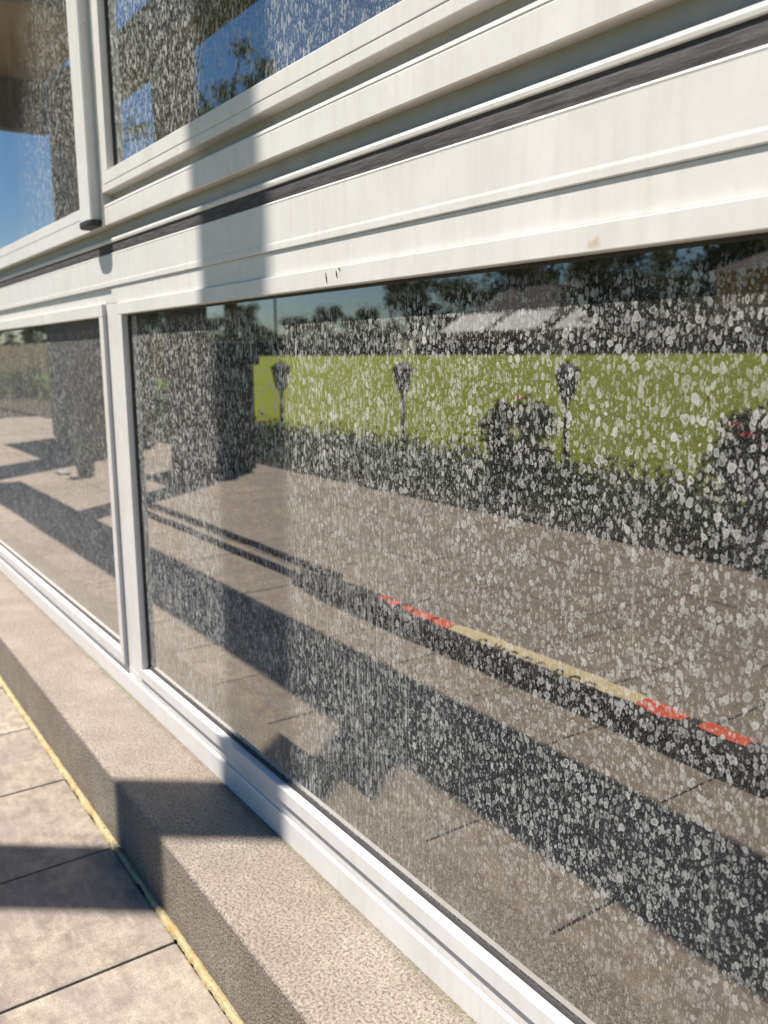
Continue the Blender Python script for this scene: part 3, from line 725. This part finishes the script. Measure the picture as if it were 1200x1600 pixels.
def place(src, x, y, z, s, rz, label, first=False):
    if first: t = src
    else:
        t = src.copy(); COL.objects.link(t)
        for ch in src.children:
            q = ch.copy(); COL.objects.link(q); q.parent = t
    t.location = (x, y, z); t.scale = (s, s, s); t.rotation_euler = (0, 0, rz)
    tag(t, label, 'tree', 'trees beyond the lawn'); return t
tA = tree_mesh(51, 8.0, 3.2, 7000, .20, LEAFD, 1.6, 1.0, 30)
tB = tree_mesh(52, 7.0, 3.4, 7000, .20, LEAFO, 1.2, 1.1, 30)
# (ratio x / virtual distance) -> x
def at(rx, D): return rx*D, -(D-.744)
spots = [  # rx, D, scale, src, label
 (-2.09, 50, .80, tA, 'rounded dark tree on the skyline just right of the mirrored post'),
 (-1.98, 56, .60, tB, 'small tree on the skyline left of the left utility pole'),
 (-1.80, 52, .66, tB, 'low olive tree right of the left utility pole'),
 (-1.66, 54, .68, tA, 'low dark tree midway between the two utility poles'),
 (-1.52, 52, .70, tB, 'olive tree left of the right utility pole'),
 (-1.36, 66, 1.15, tA, 'dark tree standing behind the bungalow at its left gable'),
 (-1.20, 70, 1.30, tB, 'olive tree standing behind the bungalow at mid roof'),
 (-1.06, 68, 1.45, tA, 'tall dark tree behind the bungalow chimney end'),
 (-0.86, 50, 1.15, tA, 'dark tree in the gap between bungalow and brick house'),
 (-0.93, 74, 1.30, tB, 'olive tree behind the bungalow right gable'),
 (-0.79, 50, .80, tB, 'small olive tree at the left corner of the brick house'),
 (-0.70, 64, 1.5, tA, 'tall dark tree behind the brick house at its left'),
 (-0.55, 64, 1.5, tB, 'tall olive tree behind the brick house at its right'),
 (-2.30, 50, .75, tB, 'olive tree on the skyline hidden partly by the mirrored post'),
 (-2.75, 40, .95, tA, 'dark tree beyond the garden wall left of the mirrored post'),
 (-3.15, 34, .80, tB, 'olive tree beyond the garden wall near the frame joint'),
 (-4.3, 30, .85, tA, 'dark tree beyond the garden wall in the far left pane'),
 (-5.2, 28, .9, tB, 'olive tree beyond the garden wall at the far left edge')]
seen = set()
for i, (rx, D, s, src, lab) in enumerate(spots):
    x, y = at(rx, D); zz = 1.1 if D > 45 else .5
    place(src, x, y, zz, s, i*1.3, lab, first=src not in seen); seen.add(src)
# feathery tall tree seen over the band in the upper pane
tC = tree_mesh(57, 11.6, 3.2, 5200, .10, LEAFO, 5.4, 1.0, 34, .17)
x, y = at(-2.16, 14.0)
place(tC, x, y, 0.25, 1.0, .6, 'tall thin leaved tree mirrored against the sky in the upper pane', True)
tC['group'] = ''; del tC['group']
# utility poles
def pole(rx, D, h, label):
    x, y = at(rx, D); t = tag(empty('utility_pole', (x, y, 1.0)), label, 'utility pole', 'utility poles on the skyline')
    bm = bmesh.new(); add_lathe(bm, [(.16, 1.0), (.12, 1+h)], x, y, 10); link('pole', bm, BARK, t)
    bm = bmesh.new(); add_box(bm, x-.9, x+.9, y-.05, y+.05, 1+h-.75, 1+h-.63); link('crossarm', bm, BARK, t)
    for k in (-.8, -.3, .3, .8):
        bm = bmesh.new(); add_lathe(bm, [(.04, 1+h-.629), (.06, 1+h-.56), (.03, 1+h-.48)], x+k, y, 8); link('insulator', bm, IRON, t)
pole(-1.905, 48, 7.6, 'left utility pole on the skyline, nearer the mirrored post')
pole(-1.42, 48, 7.4, 'right utility pole on the skyline, beside the bungalow trees')
